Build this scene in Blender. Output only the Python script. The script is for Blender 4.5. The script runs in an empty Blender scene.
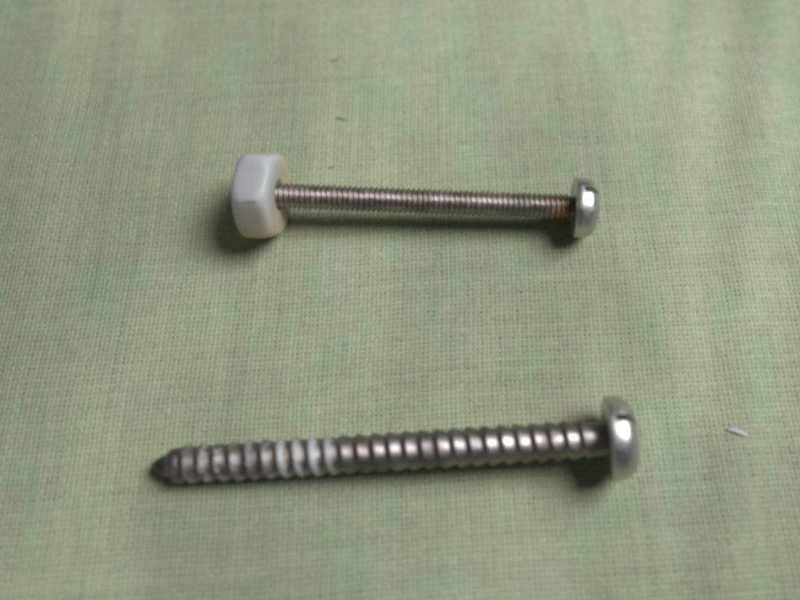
import bpy, bmesh, math, random
import numpy as np
from mathutils import Vector, Matrix

random.seed(7); RNG = np.random.default_rng(7)
MM = 0.001
S = bpy.context.scene
COL = S.collection

# ------------------------------------------------------------------ camera
TILT = math.radians(66.5)
cd = bpy.data.cameras.new('camera')
cd.sensor_width = 36.0; cd.lens = 32.85
cd.clip_start = 0.002; cd.clip_end = 10.0
cd.dof.use_dof = True; cd.dof.focus_distance = 0.0900; cd.dof.aperture_fstop = 9.5
cam = bpy.data.objects.new('camera', cd); COL.objects.link(cam)
cam.location = (0.010732, -0.025434, 0.086020)
cd.shift_x = -0.110; cd.shift_y = -0.1125      # the picture is an off-centre crop of the frame
cam.rotation_euler = (math.radians(90)-TILT, 0, 0)
S.camera = cam

# ------------------------------------------------------------------ world and lamps (indoor light)
w = bpy.data.worlds.new('World'); S.world = w; w.use_nodes = True
w.node_tree.nodes['Background'].inputs['Color'].default_value = (0.80, 0.86, 0.80, 1)
w.node_tree.nodes['Background'].inputs['Strength'].default_value = 0.11

def area(name, loc, target, size, size_y, power, col):
    l = bpy.data.lights.new(name, 'AREA'); l.shape = 'RECTANGLE'
    l.size = size; l.size_y = size_y; l.energy = power; l.color = col
    o = bpy.data.objects.new(name, l); COL.objects.link(o)
    o.location = loc
    d = Vector(target)-Vector(loc)
    o.rotation_euler = d.to_track_quat('-Z', 'Y').to_euler()
    return o
area('desk_lamp', (0.200, 0.082, 0.285), (0, 0.01, 0), 0.165, 0.165, 1.80, (0.95, 0.975, 1.0))

S.view_settings.view_transform = 'Standard'; S.view_settings.look = 'None'
S.view_settings.exposure = 0.0; S.view_settings.gamma = 1.0
S.view_settings.use_curve_mapping = False
S.render.engine = 'CYCLES'
S.cycles.filter_width = 3.8
S.cycles.max_bounces = 10

# ------------------------------------------------------------------ helpers
def tag(o, label=None, cat=None, group=None, kind=None):
    if label: o['label'] = label
    if cat: o['category'] = cat
    if group: o['group'] = group
    if kind: o['kind'] = kind
    return o

def mesh_obj(name, verts, faces, mat, parent=None, smooth=True):
    """verts in millimetres"""
    me = bpy.data.meshes.new(name)
    me.from_pydata([tuple(c*MM for c in v) for v in verts], [], faces)
    me.materials.append(mat)
    if smooth: me.polygons.foreach_set('use_smooth', [True]*len(me.polygons))
    me.update()
    o = bpy.data.objects.new(name, me); COL.objects.link(o)
    if parent: o.parent = parent
    return o

def empty(name, loc, rot):
    o = bpy.data.objects.new(name, None); COL.objects.link(o)
    o.empty_display_size = 0.002
    o.location = [c*MM for c in loc]; o.rotation_euler = rot
    return o

class NT:
    """small wrapper to write node trees"""
    def __init__(s, name):
        s.m = bpy.data.materials.new(name); s.m.use_nodes = True
        s.t = s.m.node_tree; s.b = s.t.nodes['Principled BSDF']
    def n(s, typ, **k):
        nd = s.t.nodes.new(typ)
        for a, v in k.items(): setattr(nd, a, v)
        return nd
    def l(s, a, b): s.t.links.new(a, b)
    def val(s, sock, v):
        if hasattr(v, 'is_output'): s.l(v, sock)
        else: sock.default_value = v
    def math(s, op, a, b=0.0, c=0.0, clamp=False):
        nd = s.n('ShaderNodeMath', operation=op, use_clamp=clamp)
        for i, v in enumerate((a, b, c)): s.val(nd.inputs[i], v)
        return nd.outputs[0]
    def noise(s, vec, scale, detail=3, rough=0.55, out=0, dist=0.0):
        nd = s.n('ShaderNodeTexNoise'); s.l(vec, nd.inputs['Vector'])
        nd.inputs['Scale'].default_value = scale; nd.inputs['Detail'].default_value = detail
        nd.inputs['Roughness'].default_value = rough; nd.inputs['Distortion'].default_value = dist
        return nd.outputs[out]
    def mapping(s, vec, scale=(1,1,1), loc=(0,0,0), rot=(0,0,0)):
        nd = s.n('ShaderNodeMapping'); s.l(vec, nd.inputs[0])
        nd.inputs['Scale'].default_value = scale; nd.inputs['Location'].default_value = loc
        nd.inputs['Rotation'].default_value = rot
        return nd.outputs[0]
    def step(s, v, a, b, lo=0.0, hi=1.0):
        nd = s.n('ShaderNodeMapRange', interpolation_type='SMOOTHSTEP'); s.val(nd.inputs[0], v)
        nd.inputs[1].default_value = a; nd.inputs[2].default_value = b
        nd.inputs[3].default_value = lo; nd.inputs[4].default_value = hi
        return nd.outputs[0]
    def mix(s, f, a, b, mode='MIX'):
        nd = s.n('ShaderNodeMix', data_type='RGBA', blend_type=mode)
        s.val(nd.inputs[0], f)
        for i, v in ((6, a), (7, b)):
            if hasattr(v, 'is_output'): s.l(v, nd.inputs[i])
            else: nd.inputs[i].default_value = (*v, 1)
        return nd.outputs[2]
    def obj(s): return s.n('ShaderNodeTexCoord').outputs['Object']
    def xyz(s, v):
        nd = s.n('ShaderNodeSeparateXYZ'); s.l(v, nd.inputs[0]); return nd.outputs
    def bump(s, h, dist, strength=1.0):
        nd = s.n('ShaderNodeBump'); s.l(h, nd.inputs['Height'])
        nd.inputs['Distance'].default_value = dist; nd.inputs['Strength'].default_value = strength
        s.l(nd.outputs[0], s.b.inputs['Normal'])

# ------------------------------------------------------------------ materials
def cloth_material(name, threads):
    k = NT(name); o = k.obj()
    streak = k.noise(k.mapping(o, (1.0, 0.38, 1), rot=(0, 0, math.radians(6))), 150, 4, 0.6)
    blot = k.noise(k.mapping(o, (1, 0.8, 1), loc=(.3, .1, 0)), 240, 4, 0.6)
    fine = k.noise(o, 520, 3, 0.6)
    tint = k.math('ADD', k.math('MULTIPLY', streak, 0.62), k.math('MULTIPLY', blot, 0.38))
    base = k.mix(k.step(tint, 0.38, 0.66), (0.311, 0.362, 0.231), (0.350, 0.354, 0.236))
    cool = k.noise(k.mapping(o, (1, 0.6, 1), loc=(1.3, .7, .2)), 95, 3, 0.5)
    base = k.mix(k.step(cool, 0.5, 0.72, 0, 0.5), base, (0.302, 0.354, 0.252))
    stain = k.noise(k.mapping(o, (1.0, 0.45, 1), loc=(.11, .05, .3), rot=(0, 0, math.radians(-8))), 42, 4, 0.55)
    sv = k.step(stain, 0.34, 0.66, *((0.84, 1.08) if threads else (0.72, 0.93)))  # plain sheet is darker: shade between threads averaged into its colour
    cs = k.n('ShaderNodeCombineXYZ')
    for i in range(3): k.l(sv, cs.inputs[i])
    base = k.mix(1.0, base, cs.outputs[0], 'MULTIPLY')
    if threads:
        at = k.n('ShaderNodeAttribute', attribute_name='tone')
        f = k.math('ADD', k.math('MULTIPLY', at.outputs['Fac'], 0.055), 0.97)
        f = k.math('ADD', f, k.math('MULTIPLY', k.math('SUBTRACT', fine, 0.5), 0.22))
        comb = k.n('ShaderNodeCombineXYZ')
        for i in range(3): k.l(f, comb.inputs[i])
        base = k.mix(1.0, base, comb.outputs[0], 'MULTIPLY')
        # spun fibres: fine streaks that run along each thread
        k.bump(k.noise(o, 9000, 2, 0.6), 0.00004, 0.6)
    k.l(base, k.b.inputs['Base Color'])
    k.b.inputs['Roughness'].default_value = 0.92
    k.b.inputs['Specular IOR Level'].default_value = 0.12
    k.b.inputs['Sheen Weight'].default_value = 0.08
    k.b.inputs['Sheen Roughness'].default_value = 0.6
    return k.m

def steel(name, base, rough, paint=None, rust=None, dirt=0.5):
    k = NT(name); o = k.obj(); x, y, z = k.xyz(o)
    k.b.inputs['Metallic'].default_value = 1.0
    n1 = k.noise(o, 900, 4, 0.65); n2 = k.noise(k.mapping(o, (1, 1, 1), loc=(.4, .2, .1)), 260, 3, 0.6)
    col = k.mix(k.step(n2, 0.35, 0.7, 0, dirt), base, tuple(c*0.55 for c in (base[0]*1.02, base[1]*.95, base[2]*.9)))
    ro = k.math('ADD', k.step(n1, 0.3, 0.75, rough-0.07, rough+0.14), k.step(n2, 0.45, 0.75, 0, 0.12))
    metal = None
    if paint:                       # dried white residue caught between the threads
        x0, x1, r0 = paint
        band = k.math('MULTIPLY', k.step(x, x0-.0022, x0+.0012), k.step(x, x1-.0012, x1+.0022, 1, 0))
        far = k.math('MULTIPLY', k.step(x, x0-.0300, x0-.0080), 0.0)
        pn = k.noise(k.mapping(o, (1, 1, 1), loc=(.07, .02, 0)), 760, 5, 0.75)
        tip = k.math('MULTIPLY', k.step(x, -.0480, -.0440), k.step(x, x0-.004, x0, 1, 0.0))
        rr = k.math('SQRT', k.math('ADD', k.math('MULTIPLY', y, y), k.math('MULTIPLY', z, z)))
        crest = k.step(k.math('ADD', rr, k.math('MULTIPLY', k.math('SUBTRACT', pn, 0.5), 0.0005)), 0.00180, 0.00197)
        mask = k.math('ADD', k.math('MULTIPLY', k.math('MULTIPLY', band, crest), k.step(pn, 0.30, 0.48)),
                      k.math('MULTIPLY', k.math('MULTIPLY', tip, crest), k.step(pn, 0.38, 0.60, 0, 0.9)))
        all_ = k.math('MULTIPLY', k.step(pn, 0.66, 0.74), 0.4)
        mask = k.math('MULTIPLY', k.math('MAXIMUM', mask, all_), 0.56, clamp=True)
        col = k.mix(mask, col, (0.62, 0.62, 0.63))
        ro = k.math('ADD', ro, k.math('MULTIPLY', mask, 0.28))
        metal = k.math('SUBTRACT', 1.0, mask)
        grim = k.math('MULTIPLY', k.step(x, -.0472, -.0492), 0.75)     # blackened point
        col = k.mix(grim, col, (0.07, 0.06, 0.055))
    if rust:
        cx, wd = rust
        d = k.math('ABSOLUTE', k.math('SUBTRACT', x, cx))
        rn = k.noise(k.mapping(o, (1.5, 1, 1)), 800, 4, 0.7)
        side = k.step(y, -0.0004, -0.0012)          # the side towards the viewer
        m1 = k.math('MULTIPLY', k.step(d, wd*0.25, wd, 1, 0), k.step(rn, 0.38, 0.58))
        m1 = k.math('MULTIPLY', m1, side)
        br = k.math('MULTIPLY', k.step(x, cx-.0035, cx+.0012), 0.72)   # brown bloom towards the head
        col = k.mix(br, col, (0.22, 0.145, 0.085))
        col = k.mix(m1, col, (0.36, 0.165, 0.05))
        ro = k.math('ADD', ro, k.math('MULTIPLY', m1, 0.25))
        metal = k.math('SUBTRACT', 1.0, k.math('MULTIPLY', m1, 0.75))
    if metal is not None: k.l(metal, k.b.inputs['Metallic'])
    k.l(col, k.b.inputs['Base Color']); k.l(ro, k.b.inputs['Roughness'])
    k.bump(k.noise(o, 2600, 3, 0.6), 0.00003, 0.5)
    return k.m

def nylon():
    k = NT('nylon'); o = k.obj(); x, y, z = k.xyz(o)
    n = k.noise(o, 260, 4, 0.6)
    col = k.mix(k.step(n, 0.4, 0.7, 0, 0.5), (0.56, 0.57, 0.585), (0.50, 0.505, 0.50))
    # lower facets turn cream towards the bottom, with brown grime spots
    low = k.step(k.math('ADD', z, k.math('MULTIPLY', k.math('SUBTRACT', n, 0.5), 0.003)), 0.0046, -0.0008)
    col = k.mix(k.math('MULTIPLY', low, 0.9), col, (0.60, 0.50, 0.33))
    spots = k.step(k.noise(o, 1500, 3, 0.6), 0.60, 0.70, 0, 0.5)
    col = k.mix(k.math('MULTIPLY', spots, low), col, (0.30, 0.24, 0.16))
    # scuff of dark grime along the edge where two flats meet, and faint scuffs on the flats
    R = 0.00505/math.cos(math.radians(30))
    t = k.math('ADD', k.math('MULTIPLY', k.math('ADD', y, 0.5*R), -0.5), k.math('MULTIPLY', k.math('SUBTRACT', z, 0.866*R), -0.866))
    wob = k.math('MULTIPLY', k.math('SUBTRACT', k.noise(k.mapping(o, (1, .2, .2)), 700, 3), 0.5), 0.0005)
    d = k.math('ABSOLUTE', k.math('SUBTRACT', k.math('ADD', t, wob), 0.00045))
    sc = k.math('MULTIPLY', k.step(d, 0.00004, 0.00016, 1, 0), k.step(x, -.0022, .0008, 0.15, 1.0))
    sc = k.math('MULTIPLY', sc, k.step(x, .0009, .0013, 1, 0))
    sc = k.math('MULTIPLY', sc, k.step(y, -.0010, -.0018))
    col = k.mix(k.math('MULTIPLY', sc, 0.6), col, (0.06, 0.05, 0.045))
    scuff = k.step(k.noise(k.mapping(o, (0.5, 1.6, 1.6), loc=(.2, .4, .1)), 900, 4, 0.7), 0.56, 0.70, 0, 0.22)
    col = k.mix(scuff, col, (0.30, 0.28, 0.24))
    k.l(col, k.b.inputs['Base Color'])
    k.b.inputs['Roughness'].default_value = 0.5
    k.b.inputs['Specular IOR Level'].default_value = 0.4
    k.b.inputs['Subsurface Weight'].default_value = 1.0
    k.b.inputs['Transmission Weight'].default_value = 0.40
    k.b.inputs['IOR'].default_value = 1.5
    k.b.inputs['Subsurface Radius'].default_value = (1.0, 0.9, 0.75)
    k.b.inputs['Subsurface Scale'].default_value = 0.0030
    k.bump(k.noise(k.mapping(o, (0.25, 1, 1)), 1400, 3, 0.6), 0.00005, 0.5)
    return k.m

def plain(name, col, rough=0.8, **kw):
    k = NT(name); o = k.obj()
    n = k.noise(o, 1200, 3)
    k.l(k.mix(n, tuple(c*0.85 for c in col), tuple(min(1, c*1.1) for c in col)), k.b.inputs['Base Color'])
    k.b.inputs['Roughness'].default_value = rough
    return k.m

M_WEAVE = cloth_material('woven_thread', True)
M_SHEET = cloth_material('cloth_sheet', False)
M_SHANK_BIG = steel('weathered_steel', (0.290, 0.260, 0.245), 0.44, paint=(-.0357, -.0297, 0), dirt=0.8)
M_HEAD = steel('satin_steel', (0.59, 0.58, 0.575), 0.35, dirt=0.4)
M_SHANK_SMALL = steel('thread_steel', (0.40, 0.355, 0.325), 0.38, dirt=0.7, rust=(-.0018, .0018))
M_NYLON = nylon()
M_LINT = plain('lint', (0.41, 0.43, 0.42))
M_GRIME = plain('grime', (0.10, 0.085, 0.06))
M_SLUB = plain('dark_thread', (0.23, 0.235, 0.16))

# ------------------------------------------------------------------ cloth
def fold(x, y):
    """gentle lie of the cloth in mm; x, y in mm (numpy arrays)"""
    a = 0.16*np.sin(0.11*x + 0.035*y + 0.6) * np.sin(0.045*y - 0.02*x + 1.1)
    # soft slack folds to the right, running away from the viewer
    g = np.exp(-((x-44-0.18*y)/16.0)**2)
    a += 0.32*g*np.sin(0.62*(x - 40 - 0.20*y) + 0.35*np.sin(0.12*y))
    g2 = np.exp(-((x-27+0.42*(y-5))/3.2)**2) * np.exp(-((y-4)/13.0)**2)
    a += 0.30*g2
    g3 = np.exp(-((x+48-0.10*y)/10.0)**2)
    a += 0.22*g3*np.sin(0.5*(x+48) + 0.1*y)
    # the hardware presses the cloth flat
    m = 1 - np.exp(-((y+19)/7.0)**2)*np.exp(-((x+2)/31.0)**6) - np.exp(-((y-11.5)/7.0)**2)*np.exp(-((x-2)/30.0)**6)
    return a*np.clip(m, 0, 1) - 0.02

def smooth_noise(n, k, scale):
    """n rows of smooth 1-D noise with k samples; scale = samples per bump"""
    m = int(k/scale)+4
    r = RNG.normal(size=(n, m))
    t = np.arange(k)/scale; i = t.astype(int); f = t-i; f = f*f*(3-2*f)
    return r[:, i]*(1-f)+r[:, i+1]*f

def ribbons(n, p_across, p_along, length, start_across, start_along, phase, wmean):
    """n threads; returns verts (across, along, z), quads, tone.  Two samples per crossing."""
    k = int(length/p_along)*2+1
    j = np.arange(k)
    along = start_along + j*p_along/2
    i = np.arange(n)[:, None]
    zig = np.where(j % 2 == 0, np.where(((j//2)[None, :]+i+phase) % 2 == 0, 1.0, -1.0), 0.0)
    amp = 0.055*(1+0.12*smooth_noise(n, k, 3))
    cen = start_across + i*p_across + 0.022*smooth_noise(n, k, 11) + 0.016*smooth_noise(n, k, 2.2) + 0.014*RNG.normal(size=(n, 1))
    wid = wmean*(1+0.022*RNG.normal(size=(n, 1))+0.035*smooth_noise(n, k, 9)+0.075*smooth_noise(n, k, 2.1))
    wid = wid*(1+0.05*zig)
    tone = RNG.normal(size=(n, 1))*0.55 + 0.45*smooth_noise(n, k, 40)+0.6*smooth_noise(n, k, 3)
    offs = np.array([-0.5, -0.22, 0.22, 0.5]); zo = np.array([-0.085, 0.0, 0.0, -0.085])
    A = cen[:, :, None] + wid[:, :, None]*offs
    Z = (amp*zig)[:, :, None] + zo*(wid/wmean)[:, :, None] - 0.075
    L = np.broadcast_to(along[None, :, None] + 0.02*smooth_noise(n, k, 2)[:, :, None], A.shape)
    T = np.broadcast_to(tone[:, :, None], A.shape)
    idx = np.arange(n*k*4).reshape(n, k, 4)
    q = np.stack([idx[:, :-1, :-1], idx[:, :-1, 1:], idx[:, 1:, 1:], idx[:, 1:, :-1]], -1).reshape(-1, 4)
    return A.ravel(), L.ravel(), Z.ravel(), T.ravel(), q

def build_cloth():
    X0, X1, Y0, Y1 = -82.0, 82.0, -52.0, 72.0
    # backing sheet: the cloth carried on beyond the threads built one by one
    xs = np.concatenate([np.linspace(-240, X0-.5, 30), np.linspace(X0, X1, 110), np.linspace(X1+.5, 240, 30)])
    ys = np.concatenate([np.linspace(-200, Y0-.5, 26), np.linspace(Y0, Y1, 84), np.linspace(Y1+.5, 240, 26)])
    gx, gy = np.meshgrid(xs, ys)
    inside = (gx >= X0) & (gx <= X1) & (gy >= Y0) & (gy <= Y1)
    gz = fold(gx, gy) - np.where(inside, 0.36, 0.09)
    v = np.stack([gx, gy, gz], -1).reshape(-1, 3)
    W = len(xs); f = []
    for r in range(len(ys)-1):
        for c in range(W-1):
            a = r*W+c; f.append((a, a+1, a+W+1, a+W))
    sheet = mesh_obj('cloth', v.tolist(), f, M_SHEET)
    tag(sheet, 'sage green plain-weave cotton cloth lying under the screws', 'cloth', kind='structure')
    pw, pf = 0.535, 0.560                      # thread pitch across and along
    nw = int((X1-X0)/pw); nf = int((Y1-Y0)/pf)
    a, l, z, t, q1 = ribbons(nw, pw, pf, Y1-Y0, X0, Y0, 0, 0.452)
    V1 = np.stack([a, l, z], -1); T1 = t
    a, l, z, t, q2 = ribbons(nf, pf, pw, X1-X0, Y0, X0, 1, 0.462)
    V2 = np.stack([l, a, z], -1); T2 = t
    q2 = q2[:, ::-1]
    V = np.concatenate([V1, V2]); T = np.concatenate([T1, T2]); Q = np.concatenate([q1, q2+len(V1)])
    # the weave is a little skewed on the grain
    ang = math.radians(3.0); V[:, :2] = V[:, :2] @ np.array([[math.cos(ang), math.sin(ang)], [-math.sin(ang), math.cos(ang)]])
    V[:, 0] += 0.25*np.sin(V[:, 1]*0.07) + 0.12*np.sin(V[:, 1]*0.21+1)
    V[:, 1] += 0.35*np.sin(V[:, 0]*0.05+.4) + 0.12*np.sin(V[:, 0]*0.17)
    V[:, 2] += fold(V[:, 0], V[:, 1])
    me = bpy.data.meshes.new('weave')
    me.vertices.add(len(V)); me.vertices.foreach_set('co', (V*MM).astype(np.float32).ravel())
    me.loops.add(Q.size); me.loops.foreach_set('vertex_index', Q.astype(np.int32).ravel())
    me.polygons.add(len(Q)); me.polygons.foreach_set('loop_start', (np.arange(len(Q))*4).astype(np.int32))
    me.polygons.foreach_set('use_smooth', np.ones(len(Q), dtype=bool))
    me.update(calc_edges=True)
    at = me.attributes.new('tone', 'FLOAT', 'POINT'); at.data.foreach_set('value', T.astype(np.float32))
    me.materials.append(M_WEAVE)
    o = bpy.data.objects.new('weave', me); COL.objects.link(o); o.parent = sheet
    o['kind'] = 'stuff'
    return sheet
cloth = build_cloth()

# ------------------------------------------------------------------ screws
def thread_mesh(length, pitch, r_out, r_core, prof, na, ns, taper=None, runout=1.0, end=0.0):
    """thread along -x from 0 (under the head) to -length.  prof(u) in 0..1 -> 0 root, 1 crest."""
    nx = int(length/pitch*ns)+1
    verts, faces = [], []
    for i in range(nx+1):
        d = length*i/nx                       # distance from the head
        env = min(1, max(0, d-end)/runout)    # thread runs out below the head
        for a in range(na):
            th = 2*math.pi*a/na
            u = (d/pitch + a/na) % 1.0
            ro, rc = r_out, r_core
            if taper:
                t = max(0.0, (d-(length-taper))/taper)
                rc = r_core*(1-0.84*t**1.25)
                ro = rc + (r_out-r_core)*max(0, 1-t**5)*(0.6+0.4*(1-t))
                if t == 0: ro, rc = r_out, r_core
            r = rc + (ro-rc)*prof(u)*env
            r += 0.012*math.sin(d*1.7+3*math.sin(th*2+d*.6))
            verts.append((-d, r*math.cos(th), r*math.sin(th)))
    for i in range(nx):
        for a in range(na):
            b = (a+1) % na
            faces.append((i*na+a, (i+1)*na+a, (i+1)*na+b, i*na+b))
    faces.append(tuple(range(na)))
    faces.append(tuple(reversed([nx*na+a for a in range(na)])))
    # normals outwards
    return verts, [tuple(reversed(f)) for f in faces]

def wide_v(u):           # tapping thread: long lead flank on the head side, short steep flank behind the crest
    c, lo, hi = 0.68, 0.04, 0.94
    if u < lo or u > hi: return 0.0
    t = (u-lo)/(c-lo) if u < c else (hi-u)/(hi-c)
    return min(0.95, t)
def metric_v(u):
    d = abs(u-0.5)/0.5
    return min(1.0, max(0.0, 1.12*(1-d)-0.04))

def head_mesh(name, R, h_side, h_dome, slot_w, slot_d, slot_angle, mat, parent, bore):
    """pan head, seat at x=0, crown towards +x, with a screwdriver slot"""
    prof = [(0.0, bore), (0.0, R*0.55), (-0.01, R*0.90), (0.06, R*0.965), (0.20, R*0.995), (h_side*0.6, R), (h_side, R*0.985)]
    n = 14
    for i in range(1, n+1):                   # rolled edge into a shallow dome
        t = i/n*math.pi/2
        c, s = math.cos(t), math.sin(t)
        r = R*0.985*(c**0.68); x = h_side + h_dome*(s**1.0)
        prof.append((x, max(r, 0.0)))
    na = 72
    bm = bmesh.new(); rings = []
    for x, r in prof[:-1]:
        rings.append([bm.verts.new((x, r*math.cos(2*math.pi*a/na), r*math.sin(2*math.pi*a/na))) for a in range(na)])
    tip = bm.verts.new((prof[-1][0], 0, 0))
    for k in range(len(rings)-1):
        for a in range(na):
            b = (a+1) % na
            bm.faces.new((rings[k][a], rings[k+1][a], rings[k+1][b], rings[k][b]))
    for a in range(na): bm.faces.new((rings[-1][a], tip, rings[-1][(a+1) % na]))
    bm.faces.new(list(reversed(rings[0])))
    bmesh.ops.recalc_face_normals(bm, faces=bm.faces)
    me = bpy.data.meshes.new(name); bm.to_mesh(me); bm.free()
    o = bpy.data.objects.new(name, me); COL.objects.link(o)
    # cut the slot
    cb = bmesh.new(); bmesh.ops.create_cube(cb, size=1)
    top = h_side+h_dome
    bmesh.ops.scale(cb, vec=(slot_d*2, slot_w, R*3), verts=cb.verts)
    bmesh.ops.translate(cb, vec=(top, 0, 0), verts=cb.verts)
    bmesh.ops.rotate(cb, cent=(0, 0, 0), matrix=Matrix.Rotation(slot_angle, 3, 'X'), verts=cb.verts)
    cme = bpy.data.meshes.new('cutter'); cb.to_mesh(cme); cb.free()
    co = bpy.data.objects.new('cutter', cme); COL.objects.link(co)
    md = o.modifiers.new('slot', 'BOOLEAN'); md.operation = 'DIFFERENCE'; md.object = co; md.solver = 'EXACT'
    bv = o.modifiers.new('edge', 'BEVEL'); bv.width = 0.09; bv.segments = 2; bv.limit_method = 'ANGLE'; bv.angle_limit = math.radians(38)
    bpy.context.view_layer.update()
    dg = bpy.context.evaluated_depsgraph_get()
    new = bpy.data.meshes.new_from_object(o.evaluated_get(dg))
    o.modifiers.clear(); bpy.data.objects.remove(co)
    new.transform(Matrix.Scale(MM, 4)); new.materials.clear(); new.materials.append(mat)
    new.polygons.foreach_set('use_smooth', [True]*len(new.polygons))
    new.set_sharp_from_angle(angle=math.radians(40))
    o.data = new; new.name = name; o.parent = parent
    return o

def aim(a, b):
    """rotation that takes +x to the direction a->b"""
    d = Vector(b)-Vector(a)
    return (0, -math.atan2(d.z, math.hypot(d.x, d.y)), math.atan2(d.y, d.x))

# big tapping screw, in front
tip, seat = (-26.0, -19.25, 1.55), (23.45, -16.65, 4.40)
big = empty('tapping_screw', seat, aim(tip, seat))
tag(big, 'longer steel tapping screw with coarse thread, pointed tip and white residue', 'screw')
L = (Vector(seat)-Vector(tip)).length
v, f = thread_mesh(L, 1.72, 2.09, 1.75, wide_v, 44, 16, taper=3.2, runout=1.3, end=1.2)
mesh_obj('threaded_shank', v, f, M_SHANK_BIG, big)
head_mesh('head', 4.42, 1.2, 2.1, 0.85, 2.55, math.radians(-22), M_HEAD, big, 1.5)

# thin machine screw, behind
nut_c, seat2 = (-16.75, 11.77, 5.10), (21.2, 10.72, 3.72)
small = empty('machine_screw', seat2, aim(nut_c, seat2))
tag(small, 'shorter steel machine screw with fine thread and rust below its head', 'screw')
v, f = thread_mesh(40.3, 0.645, 1.60, 1.29, metric_v, 36, 9, runout=0.5, end=0.15)
mesh_obj('threaded_shank', v, f, M_SHANK_SMALL, small)
head_mesh('head', 3.74, 1.4, 1.7, 0.70, 2.2, math.radians(-15), M_HEAD, small, 1.2)

# ------------------------------------------------------------------ nylon nut
def build_nut(AF, T, bore, mat):
    na, a = 144, AF/2
    def hexr(phi, p=30):
        s = 0.0
        for k in range(6):
            c = math.cos(phi - math.radians(30+60*k))
            if c > 0: s += (c/a)**p
        return s**(-1/p)
    st = []           # (x, radius limit, follow hex)
    verts, faces = [], []
    R_end = a*0.93
    prof = [(-T/2+0.0, bore+0.25, None), (-T/2, a*0.62, None), (-T/2+0.04, a*0.80, None)]
    xs = np.linspace(0, 1, 13)
    rings = []
    def ring(fn): rings.append([fn(2*math.pi*i/na) for i in range(na)])
    def pt(x, r, phi): return (x, r*math.cos(phi), r*math.sin(phi))
    ring(lambda p: pt(T/2-0.35, bore, p)); ring(lambda p: pt(T/2-0.05, bore+0.12, p))
    ring(lambda p: pt(T/2, bore+0.45, p)); ring(lambda p: pt(T/2, a*0.70, p))
    for s_ in (1, -1):
        seq = [(0.00, .84), (0.10, .93), (0.28, 1.00), (0.55, 1.055), (0.85, 1.10), (1.15, 1.16)]
        if s_ < 0: seq = [(d, m+0.02) for d, m in reversed(seq)]
        for d, m in seq:
            ring(lambda p, d=d, m=m, s_=s_: pt(s_*(T/2-d), (hexr(p)**-18 + (a*m*1.01)**-18)**(-1/18), p))
        if s_ > 0:
            for x in np.linspace(T/2-1.4, -T/2+1.4, 6):
                ring(lambda p, x=x: pt(x, (hexr(p)**-18 + (a*1.2)**-18)**(-1/18), p))
    ring(lambda p: pt(-T/2, a*0.70, p)); ring(lambda p: pt(-T/2, bore+0.45, p))
    ring(lambda p: pt(-T/2+0.05, bore+0.12, p)); ring(lambda p: pt(-T/2+0.35, bore, p))
    for r in rings: verts += r
    n = len(rings)
    for k in range(n):
        k2 = (k+1) % n
        for i in range(na):
            j = (i+1) % na
            faces.append((k*na+i, k2*na+i, k2*na+j, k*na+j))
    return verts, faces
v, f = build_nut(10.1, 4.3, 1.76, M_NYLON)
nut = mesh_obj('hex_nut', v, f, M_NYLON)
nut.location = [c*MM for c in nut_c]; r = aim(nut_c, seat2)
nut.rotation_euler = (0, math.radians(-1.0), r[2])
tag(nut, 'white nylon hex nut on the end of the thin screw', 'nut')

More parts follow.
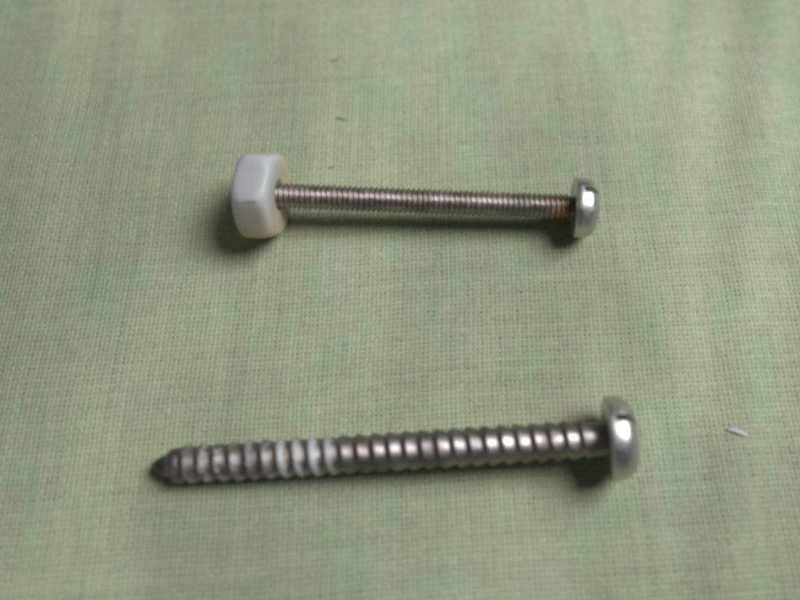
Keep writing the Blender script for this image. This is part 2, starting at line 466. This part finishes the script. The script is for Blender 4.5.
# ------------------------------------------------------------------ lint
def fibre(name, pts, rad, mat, label=None, cat=None, parent=None, flat=1.0):
    verts, faces, na = [], [], 6
    P = [Vector(p) for p in pts]; n = len(P)
    for i, p in enumerate(P):
        d = (P[min(i+1, n-1)]-P[max(i-1, 0)]).normalized()
        s = d.cross(Vector((0, 0, 1))).normalized(); u = s.cross(d)
        t = i/(n-1); r = rad*(0.25+0.75*math.sin(math.pi*min(1, max(0, t)))**0.6)
        for a in range(na):
            q = p + s*math.cos(2*math.pi*a/na)*r + u*math.sin(2*math.pi*a/na)*r*flat
            verts.append(tuple(q))
    for i in range(n-1):
        for a in range(na):
            b = (a+1) % na
            faces.append((i*na+a, i*na+b, (i+1)*na+b, (i+1)*na+a))
    faces += [tuple(reversed(range(na))), tuple((n-1)*na+a for a in range(na))]
    o = mesh_obj(name, verts, faces, mat, parent)
    if label: tag(o, label, cat)
    return o
def h(x, y): return float(fold(np.array(x), np.array(y)))
pts = []
for i in range(9):
    t = i/8; x = 37.8+2.25*t; y = -15.3-0.5*t+0.12*math.sin(t*5); pts.append((x, y, h(x, y)+0.07))
fibre('lint', pts, 0.30, M_LINT, 'short white lint fibre lying on the cloth', 'lint', flat=0.3)
for (x, y, ln, ang) in ((-9.1, 25.45, 1.5, -0.25), (-9.85, 18.15, 1.1, 0.3), (-10.9, 35.05, 1.1, 0.2), (20.65, 28.9, 0.8, .1)):
    pp = []
    for i in range(6):
        t = i/5-0.5; qx = x+ln*t*math.cos(ang); qy = y+ln*t*math.sin(ang); pp.append((qx, qy, h(qx, qy)+0.03))
    fibre('slub', pp, 0.13, M_SLUB if x < 20 else M_LINT, parent=cloth, flat=0.6)

# ------------------------------------------------------------------ loose fibres standing off the cloth
def build_fuzz(n):
    V, F = [], []
    for q in range(n):
        x = random.uniform(-66, 66); y = random.uniform(-40, 58)
        a = random.uniform(0, 2*math.pi); ln = random.uniform(0.35, 1.3); bend = random.uniform(-2.2, 2.2)
        hgt = random.uniform(0.02, 0.22); rad = random.uniform(0.007, 0.014)
        z0 = h(x, y)-0.05; b0 = len(V); px, py = x, y
        for i in range(6):
            t = i/5
            z = z0 + hgt*math.sin(math.pi*min(1, t*1.15))
            for e in range(3):
                w = e*2*math.pi/3
                V.append((px-math.sin(a)*math.cos(w)*rad, py+math.cos(a)*math.cos(w)*rad, z+math.sin(w)*rad))
            a += bend/6; px += math.cos(a)*ln/5; py += math.sin(a)*ln/5
        for i in range(5):
            for e in range(3):
                g = (e+1) % 3
                F.append((b0+i*3+e, b0+i*3+g, b0+i*3+3+g, b0+i*3+3+e))
    o = mesh_obj('fuzz', V, F, M_FUZZ, cloth); o['kind'] = 'stuff'
M_FUZZ = plain('fuzz', (0.42, 0.45, 0.34), 0.9)
build_fuzz(2600)
